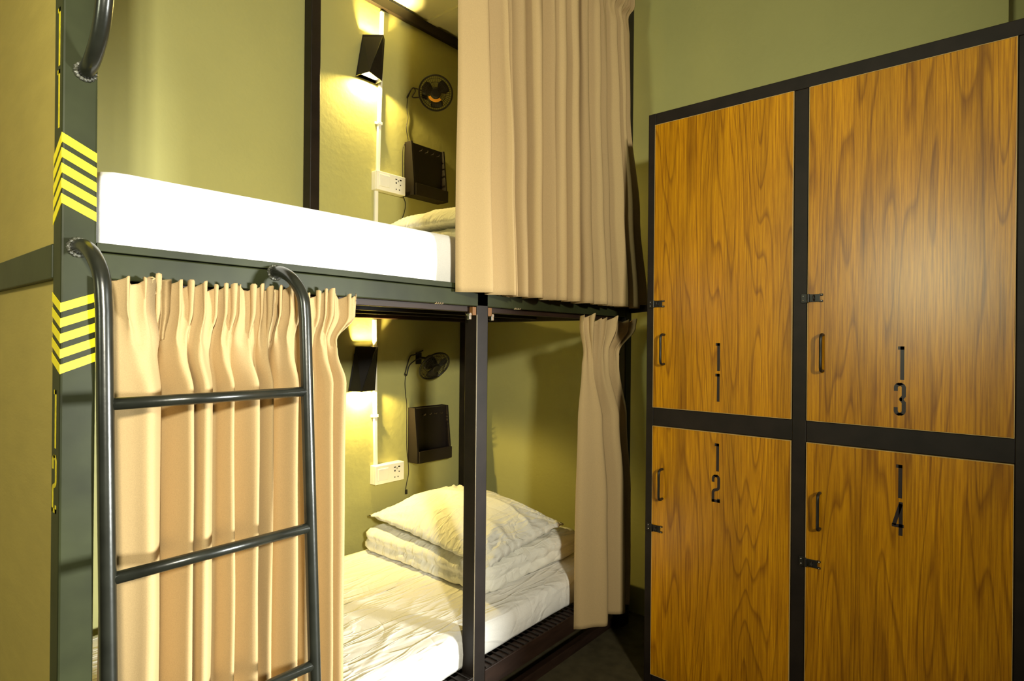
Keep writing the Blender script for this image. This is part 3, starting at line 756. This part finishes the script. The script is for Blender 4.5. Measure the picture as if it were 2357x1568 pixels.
# ------------------------------------------------------------------ lockers
XL = 1.850
lk = thing('locker_cabinet', (2.06, 0.44, ZF), 'wood and black steel locker cabinet with doors numbered 11 to 14', 'locker')
yL, yd1, yd2, yR = 0.9507, 0.4831, 0.4446, -0.0134
ZTO, ZTI, Z1, Z2, ZB = 0.777, 0.7375, -0.2237, -0.2835, -1.13
LB = 0.926           # inner edge of the left stile
m = MB()
m.box(XL, XL + 0.03, LB - 0.003, yL, ZF, ZTO); m.build('stile', M_steel2, lk, bevel=0.002)
MB().box(XL, XL + 0.03, yd2, yd1, ZF, ZTO - 0.04).build('stile', M_steel2, lk, bevel=0.002)
MB().box(XL, XL + 0.03, yR - 0.06, yR, ZF, ZTO - 0.04).build('stile', M_steel2, lk, bevel=0.002)
MB().box(XL, XL + 0.03, yR - 0.06, LB - 0.003, ZTI, ZTO).build('top_rail', M_steel2, lk, bevel=0.002)
for a, b in ((yd1, LB - 0.003), (yR, yd2)):
    MB().box(XL + 0.001, XL + 0.03, a, b, Z2, Z1).build('middle_rail', M_steel2, lk, bevel=0.002)
    MB().box(XL + 0.001, XL + 0.03, a, b, ZF, ZB).build('bottom_rail', M_steel2, lk, bevel=0.002)
m = MB(); m.box(XL + 0.03, XW - 0.01, yL - 0.012, yL, ZF, ZTO); m.box(XL + 0.03, XW - 0.01, yR - 0.06, yR - 0.048, ZF, ZTO)
m.box(XL + 0.03, XW - 0.01, yR - 0.048, yL - 0.012, ZTO - 0.012, ZTO); m.box(XW - 0.02, XW - 0.01, yR - 0.048, yL - 0.012, ZF, ZTO - 0.012)
m.build('body', M_steel2, lk)
def door(ya, yb, za, zb, chars, yc, ztops, hy, hz0, hz1, latz, thin):
    g = 0.0025
    d = MB().box(XL - 0.004, XL + 0.010, ya + g, yb - g, za + g, zb - g).build('door', M_wood, lk, bevel=0.001)
    m = MB()
    for (a, b, c, e) in ((ya + g - 0.0012, yb - g + 0.0012, zb - g, zb - g + 0.0012), (ya + g - 0.0012, yb - g + 0.0012, za + g - 0.0012, za + g),
                         (ya + g - 0.0012, ya + g, za + g, zb - g), (yb - g, yb - g + 0.0012, za + g, zb - g)):
        m.box(XL - 0.004, XL + 0.009, a, b, c, e)
    m.build('edge_band', M_edge, d)
    number(chars, XL - 0.004, yc, ztops, 0.0265, 0.088, 0.0088, M_ink, d, 'number', 'black stacked number ' + chars)
    xo = XL - 0.032
    pts = smoothpath([(XL - 0.004, hy, hz0), (XL - 0.022, hy, hz0), (xo, hy, hz0 - 0.010), (xo, hy, (hz0 + hz1)/2), (xo, hy, hz1 + 0.010), (XL - 0.022, hy, hz1), (XL - 0.004, hy, hz1)], 6)
    MB().tube(pts, 0.0042, 12).build('handle', M_plastic, d, smooth=True)
    # hasp: plate on the stile, strap with knuckle, plate on the door
    m = MB(); ye = yb
    m.box(XL - 0.004, XL, ye - 0.004, ye + 0.016, latz - 0.013, latz + 0.013)
    m.box(XL - 0.008, XL - 0.004, ye - 0.034, ye - 0.004, latz - 0.011, latz + 0.011)
    m.tube([(XL - 0.009, ye - 0.004, latz - 0.012), (XL - 0.009, ye - 0.004, latz + 0.012)], 0.004, 10)
    for s in (-1, 1):
        m.box(XL - 0.007, XL - 0.003, ye - 0.042, ye - 0.032, latz + s*0.009 - 0.003, latz + s*0.009 + 0.003)
    ring = [(XL - 0.014 + 0.006*math.cos(a), ye - 0.020, latz + 0.007*math.sin(a)) for a in [2*PI*k/14 for k in range(15)]]
    m.tube(ring, 0.0022, 8)
    h = m.build('hasp', M_plastic, d, bevel=0.0008)
    return d
door(yd1, LB, Z1, ZTI, '11', 0.7045, (-0.002, -0.099), 0.884, 0.024, -0.074, 0.128, 1)
door(yd1, LB, ZB, Z2, '12', 0.7045, (-0.319, -0.417), 0.886, -0.427, -0.526, -0.630, 1)
door(yR, yd2, Z1, ZTI, '13', 0.2180, (-0.006, -0.101), 0.402, 0.024, -0.078, 0.129, 1)
door(yR, yd2, ZB, Z2, '14', 0.2200, (-0.317, -0.415), 0.406, -0.424, -0.525, -0.628, 1)
# hasp screws (bright)
for ye, zs_ in ((LB, (0.128, -0.630)), (yd2, (0.129, -0.628))):
    for z in zs_:
        for s in (-1, 1):
            MB().ball((XL - 0.0045, ye + 0.010, z + s*0.0065), 0.0022, 8).build('screw', M_chrome, lk, smooth=True)
            MB().ball((XL - 0.0085, ye - 0.038, z + s*0.009), 0.0018, 8).build('screw', M_chrome, lk, smooth=True)
